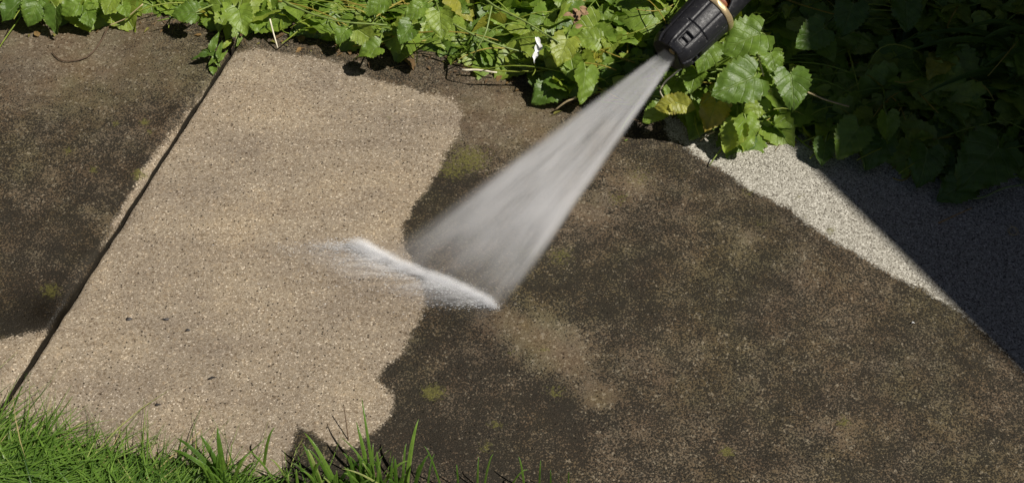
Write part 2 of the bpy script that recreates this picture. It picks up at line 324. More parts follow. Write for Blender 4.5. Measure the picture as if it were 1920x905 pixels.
# ---------------------------------------------------------------- leaves
def leaf_geo(L, Wd, tint, seed, nt=24, ns=4, teeth=9, fold=.25, curl=.35, ripple=.05, heart=.26):
    g = np.random.default_rng(seed)
    t = np.linspace(0, 1, nt+1); s = np.linspace(-1, 1, 2*ns+1)
    T, Sx = np.meshgrid(t, s, indexing='ij'); A = np.abs(Sx)
    w = (np.sin(math.pi*np.clip(T, 0, 1)**.62)**.8)*(1-.12*T)+.42*(1-T)**6
    saw = (T*teeth+.15) % 1.0; w = w*(1+(.24*(1-saw)-.08)*sstep(.55, 1, A)*(1-.2*T))
    X = Sx*w*Wd/2
    Y = L*T-heart*L*A**1.4*np.clip(1-T*1.6, 0, 1)**2
    Y += (.05*L*A**2)*(1-T)
    ph = T*5.2-A*1.9
    Z = fold*np.abs(X)*(1-.3*T)-curl*L*(T-.25)**2*np.where(T > .25, 1, .5)
    Z += -.02*L*np.abs(np.cos(math.pi*ph))**4*np.clip(A*4, 0, 1)*(1-A*.5)
    k = g.uniform(0, 6.28, 3); f = g.uniform(1.2, 2.4)
    Z += ripple*L*(A**2)*(np.sin(T*6.28*f+k[0]*Sx)+.6*np.sin(T*14+k[1]))*.6
    Z += .05*L*np.sin(Sx*2+k[2])*T+.018*L*np.sin(T*21+k[0]+Sx*3)*np.sin(Sx*9+k[1])
    P = np.stack([X, Y, Z], -1).reshape(-1, 3)
    i = np.arange(P.shape[0]).reshape(nt+1, 2*ns+1)
    F = np.stack([i[:-1, :-1], i[:-1, 1:], i[1:, 1:], i[1:, :-1]], -1).reshape(-1, 4)
    a = np.stack([Sx, T, np.full_like(T, tint)], -1).reshape(-1, 3)
    return P, F, a
def tube_geo(pts, r0, r1=None, n=6):
    pts = np.asarray(pts, float); r1 = r0 if r1 is None else r1; m = len(pts)
    tan = np.gradient(pts, axis=0); tan /= np.linalg.norm(tan, axis=1)[:, None]+1e-12
    ref = np.array([0, 0, 1.]) if abs(tan[0][2]) < .9 else np.array([1., 0, 0])
    V = []
    for k in range(m):
        a = np.cross(tan[k], ref); a /= np.linalg.norm(a)+1e-12; b = np.cross(tan[k], a); r = r0+(r1-r0)*k/(m-1)
        for q in range(n): V.append(pts[k]+r*(math.cos(6.2832*q/n)*a+math.sin(6.2832*q/n)*b))
    F = [(k*n+q, k*n+(q+1) % n, (k+1)*n+(q+1) % n, (k+1)*n+q) for k in range(m-1) for q in range(n)]
    F += [tuple(range(n))[::-1], tuple((m-1)*n+q for q in range(n))]
    return np.array(V), F
def bez(p0, p1, p2, n=9):
    t = np.linspace(0, 1, n)[:, None]; return (1-t)**2*np.asarray(p0)+2*t*(1-t)*np.asarray(p1)+t*t*np.asarray(p2)
class Acc:
    def __init__(s): s.V = []; s.F = []; s.A = []; s.n = 0
    def add(s, V, F, A=None):
        V = np.asarray(V)
        s.V.append(V); s.F += [tuple(int(q)+s.n for q in f) for f in F]; s.A.append(A if A is not None else np.zeros((len(V), 3))); s.n += len(V)
    def build(s, name, mat, parent=None):
        return mesh(name, np.concatenate(s.V), s.F, mat, parent, attrs=dict(leaf_uv=np.concatenate(s.A)))
def basis(ang, tilt, roll=0.):       # leaf frame: tip direction at image angle ang (deg, counter-clockwise from right) in a plane tilted towards the viewer
    a = math.radians(ang); tl = math.radians(tilt)
    e1 = np.array([1., 0, 0]); e2 = np.array([0, math.cos(tl), math.sin(tl)])
    d = math.cos(a)*e1+math.sin(a)*e2; n = np.cross(e1, e2); s = np.cross(d, n)
    c, sn = math.cos(math.radians(roll)), math.sin(math.radians(roll))
    return np.stack([c*s+sn*n, d, c*n-sn*s], 1)
EDGE = np.array([(-200, 22), (0, 22), (60, 36), (150, 36), (250, 18), (330, 30), (440, 52), (520, 60), (600, 72), (650, 86), (740, 90), (800, 104), (900, 126), (1000, 140), (1060, 180), (1130, 178), (1230, 205), (1340, 225), (1390, 262), (1420, 250), (1500, 250), (1560, 262), (1650, 275), (1720, 310), (1800, 330), (1900, 320), (2100, 360)], float)
def edge_y(px): return np.interp(px, EDGE[:, 0], EDGE[:, 1])
mass = Acc(); stems = Acc(); cnt = 0
def bed_z(P): return -.015
tries = 0
while cnt < 2700 and tries < 60000:
    tries += 1
    x = rng.uniform(-.95, 1.15); y = rng.uniform(.02, .86)
    p0 = np.array([x, y, 0.]); px0, py0 = pr(p0)
    inn = (edge_y(px0)-py0)/1500./.74                      # metres behind the foliage edge on the ground
    if inn < -.01 or inn > .42: continue
    top = .022+.10*sstep(0, .2, inn)+.025*math.sin(x*23)*math.sin(y*19+2)
    z = max(.006, top*rng.uniform(.25, 1.)**.7)
    P = np.array([x, y, z]); px, py = pr(P)
    if py > edge_y(px)-(16 if px < 800 else 8) or py < -160 or px < -120 or px > 2040: continue
    if 1215 < px < 1420 and py < 130 and z > .085: continue      # room for the lance
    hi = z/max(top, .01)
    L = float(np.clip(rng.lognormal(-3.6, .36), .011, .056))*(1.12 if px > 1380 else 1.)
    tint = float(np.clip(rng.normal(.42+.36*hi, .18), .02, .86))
    if rng.random() < .012: tint = .95
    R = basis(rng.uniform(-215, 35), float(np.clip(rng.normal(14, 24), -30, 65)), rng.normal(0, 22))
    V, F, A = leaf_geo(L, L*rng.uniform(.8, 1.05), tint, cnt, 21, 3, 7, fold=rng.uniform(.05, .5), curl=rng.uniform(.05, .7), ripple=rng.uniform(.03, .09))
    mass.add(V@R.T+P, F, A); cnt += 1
    b = np.array([x+rng.normal(0, .03), y+abs(rng.normal(.02, .02)), -.01]); mid = (P+b)/2+np.array([rng.normal(0, .012), rng.normal(0, .012), z*.35])
    V, F = tube_geo(bez(P, mid, b, 6), .0008, .0013, 5); mass.add(V, F, np.tile([.5, .5, .8], (len(V), 1)))
    if rng.random() < .26:       # a runner lying among the leaves
        a = rng.uniform(0, 6.28); ln = rng.uniform(.05, .16); q = P+np.array([math.cos(a)*ln, math.sin(a)*ln*.6, rng.normal(0, .012)])
        q[2] = max(q[2], .004)
        V, F = tube_geo(bez(P, (P+q)/2+np.array([0, 0, rng.uniform(-.01, .03)])+rng.normal(0, .012, 3), q, 9), rng.uniform(.0008, .0016), .0007, 5)
        mass.add(V, F, np.tile([.5, .5, float(rng.choice([.72, .86, .9, .98]))], (len(V), 1)))
tag(mass.build('ground_cover', M['leaf']), 'dense low mass of toothed green leaves behind the path', 'plants', kind='stuff')
def light_blocker(name, a, b, h, label):  # board screens added out of view to cut low sky light
    a = np.array(a); b = np.array(b); L = float(np.linalg.norm(b-a)); r = thing(name, (a[0], a[1], -.08), label, 'light_blocker'); r.rotation_euler = (0, 0, math.atan2(b[1]-a[1], b[0]-a[0]))
    acc = Acc(); k = 0; xq = 0.
    while xq < L:
        V, F = boxv(xq, min(L, xq+.14), -.009+.012*(k % 2), .009+.012*(k % 2), .05, h+.01*math.sin(k*7)); acc.add(V, F); xq += .125; k += 1
    o = acc.build('boards', M['timber'], r); o.data.polygons.foreach_set('use_smooth', [False]*len(o.data.polygons))
    for q in np.arange(0, L, 1.8):
        V, F = boxv(q, q+.09, .035, .125, -.1, h+.08); mesh('post', V, F, M['timber'], r, False)
M['timber'] = plain('blocker_timber', (.045, .032, .024), .8)
light_blocker('sky_blocker', (-2.6, 1.55), (1.2, 1.1), 2.3, 'added dark timber screen behind the bed, out of view, blocking low sky light')
light_blocker('sky_blocker', (-2.7, -2.5), (-2.7, 1.5), 2.3, 'added dark timber screen at the far left, out of view, blocking low sky light')
# single plants of the bed that stand out, each leaf (px, py of its middle, height, length m, tip angle, tilt, tint, roll)
def plant(label, leaves, base, cat='plant', width=.92, name='leafy_plant', group=None):
    B = at(*base, -.012); root = thing(name, B, label, cat, group)
    for k, (px, py, z, L, ang, tilt, tint, roll) in enumerate(leaves):
        L *= .8 if px < 900 else .92
        R = basis(ang, tilt, roll); P = at(px, py, z)-R[:, 1]*L*.45
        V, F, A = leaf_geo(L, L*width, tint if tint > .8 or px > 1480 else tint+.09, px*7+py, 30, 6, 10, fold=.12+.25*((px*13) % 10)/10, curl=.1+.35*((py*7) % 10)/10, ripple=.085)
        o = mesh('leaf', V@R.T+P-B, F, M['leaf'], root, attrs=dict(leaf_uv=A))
        md = (P+B)/2+np.array([((px*3) % 7-3)*.004, .01, .012])
        V, F = tube_geo(bez(P, md, B, 10)-B, .0011, .0015, 6); mesh('leaf_stalk', V, F, M['stem'], o)
    return root
plant('plant with a big pale grey-green leaf just below the brass ring of the nozzle', [(1392, 78, .13, .062, 205, 34, .46, -8), (1322, 108, .115, .042, 250, 30, .5, 10), (1450, 118, .10, .034, 280, 22, .5, 0)], (1440, 100))
plant('plant with one long glossy dark green leaf right of the spray', [(1378, 160, .105, .066, 205, 26, .36, 8), (1452, 128, .09, .03, 300, 28, .42, 0), (1300, 152, .085, .034, 250, 20, .5, -20)], (1420, 150))
plant('plant with a rounded glossy leaf at the edge of the large shadow', [(1486, 168, .085, .052, 275, 32, .42, 5), (1450, 150, .07, .028, 330, 20, .6, 0)], (1480, 130))
plant('plant with a bright yellow split leaf and a brownish one right of the spray', [(1250, 197, .065, .03, 190, 28, .95, 14), (1283, 197, .065, .03, 340, 28, .94, -14), (1335, 215, .05, .046, 250, 26, .985, 8), (1225, 215, .04, .034, 215, 15, .6, 0)], (1320, 160))
plant('plant hanging two light green leaves over the path edge right of the spray', [(1372, 258, .035, .042, 240, 48, .78, -30), (1400, 250, .04, .045, 275, 50, .62, 35), (1412, 205, .055, .036, 235, 38, .82, 20), (1262, 168, .06, .036, 250, 24, .58, 10)], (1400, 170))
plant('plant with one single yellow-green leaf left of the spray', [(1055, 96, .075, .042, 250, 30, .9, 0), (1100, 72, .08, .036, 170, 30, .7, 0)], (1090, 60))
plant('plant with a drooping folded leaf beside the spray edge', [(1095, 160, .04, .05, 265, 40, .55, 45), (1025, 172, .02, .05, 215, 26, .3, 0), (1075, 130, .05, .036, 280, 34, .64, -20)], (1090, 90))
plant('plant with a smooth bright green leaf pointing down over the thin stems', [(826, 46, .09, .046, 275, 36, .72, -6), (775, 24, .085, .036, 215, 30, .56, 0)], (830, 10))
plant('plant with wet dark glossy leaves left of the smooth bright leaf', [(762, 62, .07, .04, 240, 24, .34, 0), (705, 12, .07, .04, 220, 30, .5, 0), (790, 18, .08, .035, 60, 30, .45, 0)], (750, 30))
plant('plant with a small toothed leaf lying over the bare path edge beside its own shadow', [(692, 94, .045, .038, 200, 22, .52, 0), (640, 68, .035, .03, 240, 25, .45, 0)], (720, 50))
plant('plant with a big pale round leaf just above the open joint', [(452, 38, .05, .048, 285, 26, .66, 0), (345, 24, .04, .044, 180, 20, .4, 10)], (440, 10))
plant('plant with drooping dark glossy leaves at the left end of the bed', [(22, 18, .03, .05, 230, 24, .24, 0), (62, 24, .035, .048, 250, 40, .4, 20), (103, 38, .03, .045, 265, 44, .3, -25), (130, 14, .045, .042, 200, 30, .5, 0), (165, 32, .03, .038, 290, 26, .46, 0)], (90, 0))
plant('plant with a bright round leaf left of the joint, wet and shiny', [(205, 10, .045, .036, 250, 30, .82, 0), (168, 8, .04, .03, 200, 22, .62, 0), (235, 20, .03, .026, 300, 26, .56, 0)], (210, 0))
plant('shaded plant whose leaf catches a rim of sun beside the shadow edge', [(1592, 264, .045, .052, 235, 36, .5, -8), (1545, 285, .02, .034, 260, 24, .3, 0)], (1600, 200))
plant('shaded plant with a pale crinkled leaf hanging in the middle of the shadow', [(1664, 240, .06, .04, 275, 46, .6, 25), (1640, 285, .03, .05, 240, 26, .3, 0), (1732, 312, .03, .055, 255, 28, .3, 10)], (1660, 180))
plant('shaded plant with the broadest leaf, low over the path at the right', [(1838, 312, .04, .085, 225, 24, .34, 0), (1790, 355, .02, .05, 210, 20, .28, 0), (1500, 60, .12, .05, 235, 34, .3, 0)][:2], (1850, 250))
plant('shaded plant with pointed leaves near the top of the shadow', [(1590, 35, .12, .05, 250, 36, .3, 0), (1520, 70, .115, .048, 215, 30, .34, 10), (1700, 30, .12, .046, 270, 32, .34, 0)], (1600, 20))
# weed growing in the joint
B = at(402, 112, -.012); w = thing('joint_weed', B, 'small green weed growing out of the open joint near the bed', 'weed')
for (px, py, z, L, ang, tilt, tint, wd_) in [(402, 78, .03, .030, 70, 40, .5, .36), (380, 103, .018, .034, 195, 15, .34, .3), (392, 98, .02, .026, 160, 25, .42, .34), (412, 92, .028, .026, 80, 35, .56, .3), (418, 104, .02, .022, 60, 25, .62, .3), (398, 114, .015, .018, 230, 20, .6, .4), (408, 118, .012, .014, 300, 20, .7, .5), (424, 84, .02, .016, 40, 20, .86, .5), (430, 78, .018, .013, 60, 20, .9, .6), (400, 132, .004, .013, 270, 10, .55, .9)]:
    R = basis(ang, tilt, 0); P = at(px, py, z)-R[:, 1]*L*.5
    V, F, A = leaf_geo(L, L*wd_, tint, px, 14, 3, 5, fold=.3, curl=.3, heart=.02)
    o = mesh('leaf', V@R.T+P-B, F, M['leaf'], w, attrs=dict(leaf_uv=A))
    V, F = tube_geo(bez(P, (P+B)/2+np.array([0, 0, .006]), B, 6)-B, .0008, .001, 5); mesh('leaf_stalk', V, F, M['stem'], o)
# strap leaved plant in the dark corner
B = at(1960, 190, -.01); w = thing('strap_leaf_plant', B, 'dark plant with long narrow arching leaves in the shaded right corner', 'plant')
for k in range(16):
    a = math.radians(random.uniform(140, 225)); L = random.uniform(.10, .24); h = random.uniform(.05, .14)
    e = B+np.array([math.cos(a)*L, math.sin(a)*L*.8+.03, h*.75]); md = B+np.array([math.cos(a)*L*.4, math.sin(a)*L*.3, h*1.5])
    c = bez(B, md, e, 12)-B; tn = np.gradient(c, axis=0); sd = np.cross(tn, [0, 0, 1.]); sd /= np.linalg.norm(sd, axis=1)[:, None]+1e-9
    t = np.linspace(0, 1, 12)[:, None]; wv = .006*np.sin(math.pi*np.clip(t*.9+.1, 0, 1))**.7
    V = np.concatenate([c-sd*wv, c+np.array([0, 0, -.0015]), c+sd*wv]); n = 12
    F = [(r_*n+q, r_*n+q+1, (r_+1)*n+q+1, (r_+1)*n+q) for r_ in (0, 1) for q in range(n-1)]
    A = np.concatenate([np.concatenate([np.full((n, 1), s_), t, np.full((n, 1), random.uniform(.2, .5))], 1) for s_ in (-1., 0., 1.)])
    mesh('leaf', V, F, M['leaf'], w, attrs=dict(leaf_uv=A))
lit = Acc(); kk = 0
while kk < 420:
    px = rng.uniform(-60, 1960); py = edge_y(px)+rng.normal(8, 16)
    if py > edge_y(px)+(34 if px < 1300 else 20): continue
    P = at(px, py, .0015); a = rng.uniform(0, 360); L = float(rng.lognormal(-5.2, .5))
    if kk % 3:
        V, F, A = leaf_geo(L*1.3, L*rng.uniform(.3, .9), float(rng.choice([.97, .99, 1., .93])), kk, 6, 2, 3, heart=0.); lit.add(V@basis(a, rng.uniform(-10, 20), rng.uniform(-30, 30)).T+P+np.array([0, 0, .001]), F, A)
    else:
        d = np.array([math.cos(a), math.sin(a), 0])*L*2.6; V, F = tube_geo(bez(P, P+d*.5+rng.normal(0, .002, 3)*[1, 1, .3], P+d, 6), .0005, .0003, 4); lit.add(V, F, np.tile([.5, .5, .5], (len(V), 1)))
    kk += 1
LM = leaf_mat('litter', [(0, (.05, .03, .015)), (.4, (.16, .1, .05)), (.7, (.4, .3, .16)), (.92, (.16, .2, .03)), (.95, (.3, .18, .06)), (1, (.12, .07, .035))], .7, .1)
tag(lit.build('leaf_litter', LM), 'small dry leaf and straw litter along the edge of the bed', 'litter', kind='stuff')
# stalks and dry stems that can be told apart, and one modelled shadow
def stalk(name, label, pts, r, mat, r2=None, cat='stem'):
    P = np.array([at(*q) for q in pts]); n = 14
    if len(P) > 2:
        t = np.linspace(0, 1, len(P)); tt = np.linspace(0, 1, n); P = np.stack([np.interp(tt, t, P[:, k]) for k in range(3)], 1)
        Q = P.copy(); Q[1:-1] = (P[:-2]+2*P[1:-1]+P[2:])/4; P = Q
    else: P = np.linspace(P[0], P[1], 8); P[1:-1, 2] += .002*np.sin(np.linspace(0, 3.14, 6))
    b = P[0].copy(); V, F = tube_geo(P-b, r, r2 or r*.7, 7); o = mesh(name, V, F, mat); o.location = b
    return tag(o, label, cat)
stalk('green_stem', 'long yellow-green stem lying across the leaves near the top left', [(530, 2, .05), (580, 25, .05), (640, 42, .05), (726, 47, .045)], .0016, M['stem'])
stalk('green_stem', 'long green stem slanting down to the single yellow leaf', [(905, -5, .09), (930, 14, .09), (985, 40, .09), (1048, 80, .085)], .0016, M['stem'])
stalk('green_stem', 'pale green stem lying below the smooth bright leaf', [(850, 45, .07), (900, 72, .06), (950, 90, .05), (990, 100, .04)], .0015, M['stem'])
stalk('green_stem', 'thin upright green stem forked behind the smooth bright leaf', [(922, 12, .1), (912, 60, .085), (896, 90, .07), (885, 110, .05)], .0013, M['stem'])
stalk('dry_stalk', 'pale dry stalk hanging over the path edge right of the joint', [(506, 36, .03), (512, 60, .02), (521, 91, .004)], .0013, M['pale'])
stalk('dry_stalk', 'thick pale straw lying flat along the bed edge', [(866, 131, .012), (932, 136, .012)], .0017, M['pale'])
stalk('dry_stalk', 'broken straw stub pointing at the path beside the spray', [(1080, 182, .03), (1040, 206, .008)], .0016, M['straw'])
stalk('dry_stalk', 'bent straw sticking out of the bed near the top left dark strip', [(268, 8, .04), (235, 36, .02), (205, 48, .012)], .0009, M['straw'])
stalk('dry_stalk', 'white bare stalk standing below the big pale leaf at the nozzle', [(1422, 100, .1), (1430, 135, .075), (1440, 172, .05)], .0014, M['pale'])
stalk('dry_stalk', 'bleached stalk curling under the nozzle tip', [(1278, 128, .1), (1248, 152, .085), (1236, 170, .07), (1246, 188, .05)], .0013, M['pale'])
stalk('dry_stalk', 'pale stalk crossing the leaves at the shadow edge', [(1512, 172, .07), (1550, 188, .06), (1592, 200, .05)], .0013, M['straw'])
stalk('dry_stalk', 'thin straw poking out under the hanging leaves right of the spray', [(1340, 246, .02), (1313, 264, .008)], .0012, M['straw'])
stalk('dry_stalk', 'faint straw lying on the shaded concrete', [(1760, 418, .003), (1790, 404, .003), (1822, 390, .006)], .0009, M['tan'])
stalk('curved_stem', 'long curved stem under the broadest shaded leaf', [(1795, 372, .012), (1840, 372, .012), (1880, 352, .02), (1925, 345, .03)], .0012, M['stem'])
stalk('stem_shadow', 'thin dark bent strip standing in for a stem shadow on the grimy left slab', [(203, 50, .012), (188, 82, .004), (163, 111, .003), (118, 117, .003), (102, 104, .003), (98, 97, .003)], .0012, M['shadow_brown'], .0006)  # dark tube laid along a stem's cast shadow, the shadow built as geometry
# dry curl of tendril in the shadow
c = at(1898, 437, .004); a = np.linspace(0, 6.28*2.3, 46)
rr = np.linspace(.004, .0095, 46); P = np.stack([rr*np.cos(a)*.8, rr*np.sin(a)*1.1, .004+.003*np.sin(a*1.3)], 1)
V, F = tube_geo(P, .0006, .0004, 5); o = mesh('dry_tendril', V, F, M['straw']); o.location = c; tag(o, 'dry curled tendril lying on the shaded concrete at the right edge', 'tendril')
# white scrap caught in the leaves
B = at(1006, 95, .06); t = np.linspace(0, 1, 18); V = []; F = []
for k, q in enumerate(t):
    w_ = .0042*math.sin(math.pi*min(1, q*.85+.12))*(1+.3*math.sin(q*19))
    for s_ in (-1, 0, 1): V.append((s_*w_+.003*math.sin(q*5), (.5-q)*.034*.75, (.5-q)*.034*.66+.0018*abs(s_)+.001*math.sin(q*23)))
F = [(k*3+j, k*3+j+1, k*3+j+4, k*3+j+3) for k in range(17) for j in (0, 1)]
o = mesh('feather', V, F, M['white']); o.location = B; tag(o, 'small crumpled white feather caught among the leaves left of the yellow leaf', 'feather')
# brown dead flower head
B = at(1085, 30, .1); acc = Acc()
for k in range(16):
    d = rng.normal(0, .006, 3); V, F, A = leaf_geo(.009, .006, .99, k, 6, 2, 3); acc.add(V@basis(rng.uniform(0, 360), 30, rng.uniform(-40, 40)).T+d, F, A)
o = acc.build('dead_flower', plain('dead_flower', (.3, .19, .1), .8)); o.location = B; tag(o, 'brown withered flower head on top of the leaves', 'flower')
# dark crumbs on the washed slab
for k, (px, py, lx, ly, rot, lab) in enumerate([(241, 597, .004, .0095, 70, 'dark upright smudge of debris on the washed slab nearest the joint'), (310, 598, .008, .003, 5, 'flat dark flake on the washed slab beside the upright smudge'), (352, 618, .004, .008, 70, 'grey flake of debris on the washed slab below the flat dark flake'),
                                              (297, 758, .008, .0028, -5, 'purplish flat crumb on the washed slab above the lawn'), (398, 708, .008, .0035, 15, 'small dark crumb in the middle of the lower washed slab'), (1711, 605, .004, .002, 20, 'tiny white chip alone on the brown right part of the slab')]):
    g = np.random.default_rng(k); V = []; n = 11
    for ring, (s_, zz) in enumerate(((1, -.0002), (.75, .0009), (.0, .0012))):
        for q in range(n):
            a = 6.2832*q/n; j = g.uniform(.35, 1.3); V.append((math.cos(a)*lx*.6*s_*j, math.sin(a)*ly*.4*s_*j+.0008*math.sin(a*2+k), zz))
    F = [(r_*n+q, r_*n+(q+1) % n, (r_+1)*n+(q+1) % n, (r_+1)*n+q) for r_ in (0, 1) for q in range(n)]
    o = mesh('debris_crumb', V, F, M['white'] if k == 5 else M['grit']); o.location = at(px, py, .0012); o.rotation_euler = (0, 0, math.radians(rot)); tag(o, lab, 'debris')
# ---------------------------------------------------------------- grass
def blade(root, L, a, lean, w, tint, n=6, bend=0.):
    t = np.linspace(0, 1, n)
    h = L*lean*t**1.6; z = L*(t-.55*lean*t**2.2); az_ = a+bend*t
    c = np.stack([root[0]+np.cos(az_)*h, root[1]+np.sin(az_)*h, root[2]+z], 1)
    sd = np.array([-math.sin(a), math.cos(a), 0]); wv = (w*(1-t**2.2)+.0001)[:, None]
    V = np.concatenate([c-sd*wv, c+np.array([0, 0, -.3])*wv, c+sd*wv])
    F = [(r*n+q, r*n+q+1, (r+1)*n+q+1, (r+1)*n+q) for r in (0, 1) for q in range(n-1)]
    A = np.concatenate([np.stack([np.full(n, s_), t*.2+.2, np.full(n, tint)], 1) for s_ in (-1., 0., 1.)])
    return V, F, A
LAWN = np.array([(-150, 752), (0, 772), (60, 800), (100, 832), (180, 864), (260, 878), (330, 892), (400, 908), (470, 925), (560, 935), (700, 950), (1000, 990)], float)
acc = Acc(); nb = 0
while nb < 9500:
    px = rng.uniform(-140, 640); py = rng.uniform(755, 1060); lim = np.interp(px, LAWN[:, 0], LAWN[:, 1])+np.interp(px, [0, 200], [108, 84])
    if py < lim+14: continue
    if px > 420 and rng.random() < .55: continue
    P = at(px, py, -.03); dep = (py-lim)
    L = float(np.clip(rng.normal(.066, .024), .025, .13)); a = rng.normal(.35, .55) if rng.random() < .62 else rng.normal(2.7, .6)
    V, F, A = blade(P, L, a, float(np.clip(rng.normal(1.15, .18), .6, 1.4)), rng.uniform(.0008, .0019), float(np.clip(rng.normal(.5, .24), 0, 1)), 7, rng.normal(0, .5))
    acc.add(V, F, A); nb += 1
tag(acc.build('lawn_grass', M['grass']), 'thick combed green lawn grass in the lower left corner', 'grass', kind='stuff')
def tuft(label, blades):
    bx, by = blades[0][:2]; B = at(bx, by, -.03); r = thing('grass_tuft', B, label, 'grass tuft', 'loose grass tufts at the front edge of the path')
    for (x0, y0, x1, y1, z1, w_, tint) in blades:
        p0 = at(x0, y0, -.012)-B; p2 = at(x1, y1, z1)-B; md = p0*.45+p2*.55+np.array([0, .0, .02+.25*np.linalg.norm(p2-p0)*.5])
        c = bez(p0, md, p2, 12); n = 12; t = np.linspace(0, 1, n); tn = np.gradient(c, axis=0); sd = np.cross(tn, np.array([.1, -.7, .7])); sd /= np.linalg.norm(sd, axis=1)[:, None]+1e-9
        wv = (w_*(1-t**2.5)+.0001)[:, None]; nz = np.cross(sd, tn); nz /= np.linalg.norm(nz, axis=1)[:, None]+1e-9
        V = np.concatenate([c-sd*wv, c+nz*wv*.35, c+sd*wv]); F = [(k*n+q, k*n+q+1, (k+1)*n+q+1, (k+1)*n+q) for k in (0, 1) for q in range(n-1)]
        A = np.concatenate([np.stack([np.full(n, s_), t*.2+.2, np.full(n, tint)], 1) for s_ in (-1., 0., 1.)])
        mesh('blade', V, F, M['grass'], r, attrs=dict(leaf_uv=A))
def rb(x, y, n, sp, hmin, hmax, lean=0):
    g = np.random.default_rng(int(x)); out = []
    for k in range(n):
        h = g.uniform(hmin, hmax); bx = x+g.normal(0, sp*.4); by = y+g.uniform(-8, 26)
        out.append((bx, by, bx+g.normal(lean, h*.45), by-h, .02+h*.0004, g.uniform(.0012, .0022), float(np.clip(g.normal(.5, .22), 0, .95))))
    return out
tuft('dark arching grass tuft leaning left over the washed concrete', [(425, 912, 408, 800, .05, .0032, .3), (425, 915, 330, 820, .04, .003, .28), (428, 915, 375, 815, .05, .0032, .35), (432, 918, 320, 842, .03, .0028, .4), (420, 920, 395, 840, .04, .003, .2), (436, 915, 470, 850, .03, .002, .45)]+rb(425, 920, 14, 40, 30, 90, -20))
tuft('lone pair of tall grass blades leaning right between the two tufts', [(494, 885, 516, 800, .05, .0016, .5), (520, 910, 462, 843, .03, .001, .6), (545, 912, 505, 860, .03, .001, .9)])
tuft('bright bushy grass tuft in front of the dark grime corner', [(700, 930, 668, 790, .06, .0024, .55), (706, 930, 678, 745, .07, .0016, .5), (760, 930, 785, 785, .07, .0024, .8), (640, 930, 570, 810, .05, .0024, .62), (700, 930, 700, 830, .05, .0015, .6), (720, 930, 640, 820, .05, .0013, .6), (600, 920, 567, 830, .04, .0014, .4), (755, 930, 762, 830, .05, .0014, .5)]+rb(640, 935, 30, 130, 30, 95, -10)+rb(700, 935, 30, 120, 30, 95, -8))
tuft('sparse thin grass blades at the bottom edge right of the bushy tuft', [(830, 925, 795, 835, .05, .001, .4), (895, 930, 898, 855, .04, .001, .5), (905, 930, 925, 850, .05, .0011, .6), (860, 925, 856, 870, .03, .001, .4), (800, 930, 815, 850, .04, .001, .3)])
tuft('last few faint grass blades at the bottom edge, farthest right', [(985, 930, 972, 855, .04, .0011, .5), (1010, 930, 1014, 862, .04, .0009, .4), (950, 930, 990, 880, .03, .0009, .6), (1032, 930, 1032, 880, .03, .0008, .3), (1065, 930, 1066, 885, .03, .0008, .4)])
stalk('blade_shadow', 'thin dark strip standing in for a grass blade shadow above the bushy tuft', [(655, 838, -.005), (650, 800, .01), (645, 762, .025)], .0007, M['shadow_brown'], .0005)  # dark strip that draws a grass blade's cast shadow
# ---------------------------------------------------------------- nozzle and lance
T = at(1253, 104, .125); G = at(835, 525, 0.); AX = (T-G)/np.linalg.norm(T-G); RN = .0312
noz = thing('spray_nozzle', T, 'black ribbed pressure washer nozzle with a brass ring, held above the leaves', 'nozzle')
zx = AX; xx = np.cross([0, 0, 1.], zx); xx /= np.linalg.norm(xx); yx = np.cross(zx, xx)      # local x to the side, y up, z back along the lance
MX = Matrix(((xx[0], yx[0], zx[0], T[0]), (xx[1], yx[1], zx[1], T[1]), (xx[2], yx[2], zx[2], T[2]), (0, 0, 0, 1))); noz.matrix_world = MX
def loft(prof, n, rf, name, mat, cap=True):     # prof: (z, r); rf(theta, z, r) -> r
    th = np.linspace(0, 2*math.pi, n, endpoint=False); V = []
    for (z, r) in prof:
        rr = rf(th, z, r) if rf else np.full(n, r); V += [(a*math.cos(t), a*math.sin(t), z) for a, t in zip(rr, th)]
    m = len(prof); F = [(k*n+q, k*n+(q+1) % n, (k+1)*n+(q+1) % n, (k+1)*n+q) for k in range(m-1) for q in range(n)]
    if cap: F += [tuple(range(n))[::-1], tuple((m-1)*n+q for q in range(n))]
    return mesh(name, V, F, mat, noz)
vd = np.array(CP)-T; th_cam = math.atan2(vd@yx, vd@xx)        # the side of the barrel that faces the viewer
def shell(th, z, r):
    d = (th-th_cam+math.pi) % (2*math.pi)-math.pi
    k = 10; fc = np.abs(((th-th_cam)*k/(2*math.pi)+.5) % 1-.5)*2        # ten shallow flats with a groove between
    rr = r*np.ones_like(th)-.0009*sstep(.72, 1, fc)*(1 if z > .006 else 0)
    for d0 in (-1.35, 0.05, 1.25, 2.6):                                    # window recesses near the tip
        dd = np.abs((d-d0+math.pi) % (2*math.pi)-math.pi)
        rr -= .0042*sstep(.24, .19, dd)*float(sstep(.012, .0135, z)*sstep(.029, .0275, z))
        rr += .0036*sstep(.2, .16, dd)*float(sstep(.019, .0198, z)*sstep(.0225, .0217, z))
        rr -= .0022*sstep(.34, .28, np.abs((d-d0-.62+math.pi) % (2*math.pi)-math.pi))*float(sstep(.018, .002, z))
    rr -= .0022*float(math.exp(-((z-.042)/.0010)**2))*sstep(.75, .6, np.abs((d-.15)))     # cross groove on the near side
    return rr
prof = [(.010, .004), (.008, .012), (.004, .017), (.001, RN*.70), (0, RN*.80)]+[(q*.0125/10, RN*(.80+.155*math.sin(q/10*1.57))) for q in range(1, 11)]
prof += [(z, RN*(.955+.075*(z-.0125)/.065)) for z in np.linspace(.0132, .0775, 84)]+[(.0785, RN*1.0), (.0786, RN*.7)]
loft(prof, 240, shell, 'barrel', M['black'])
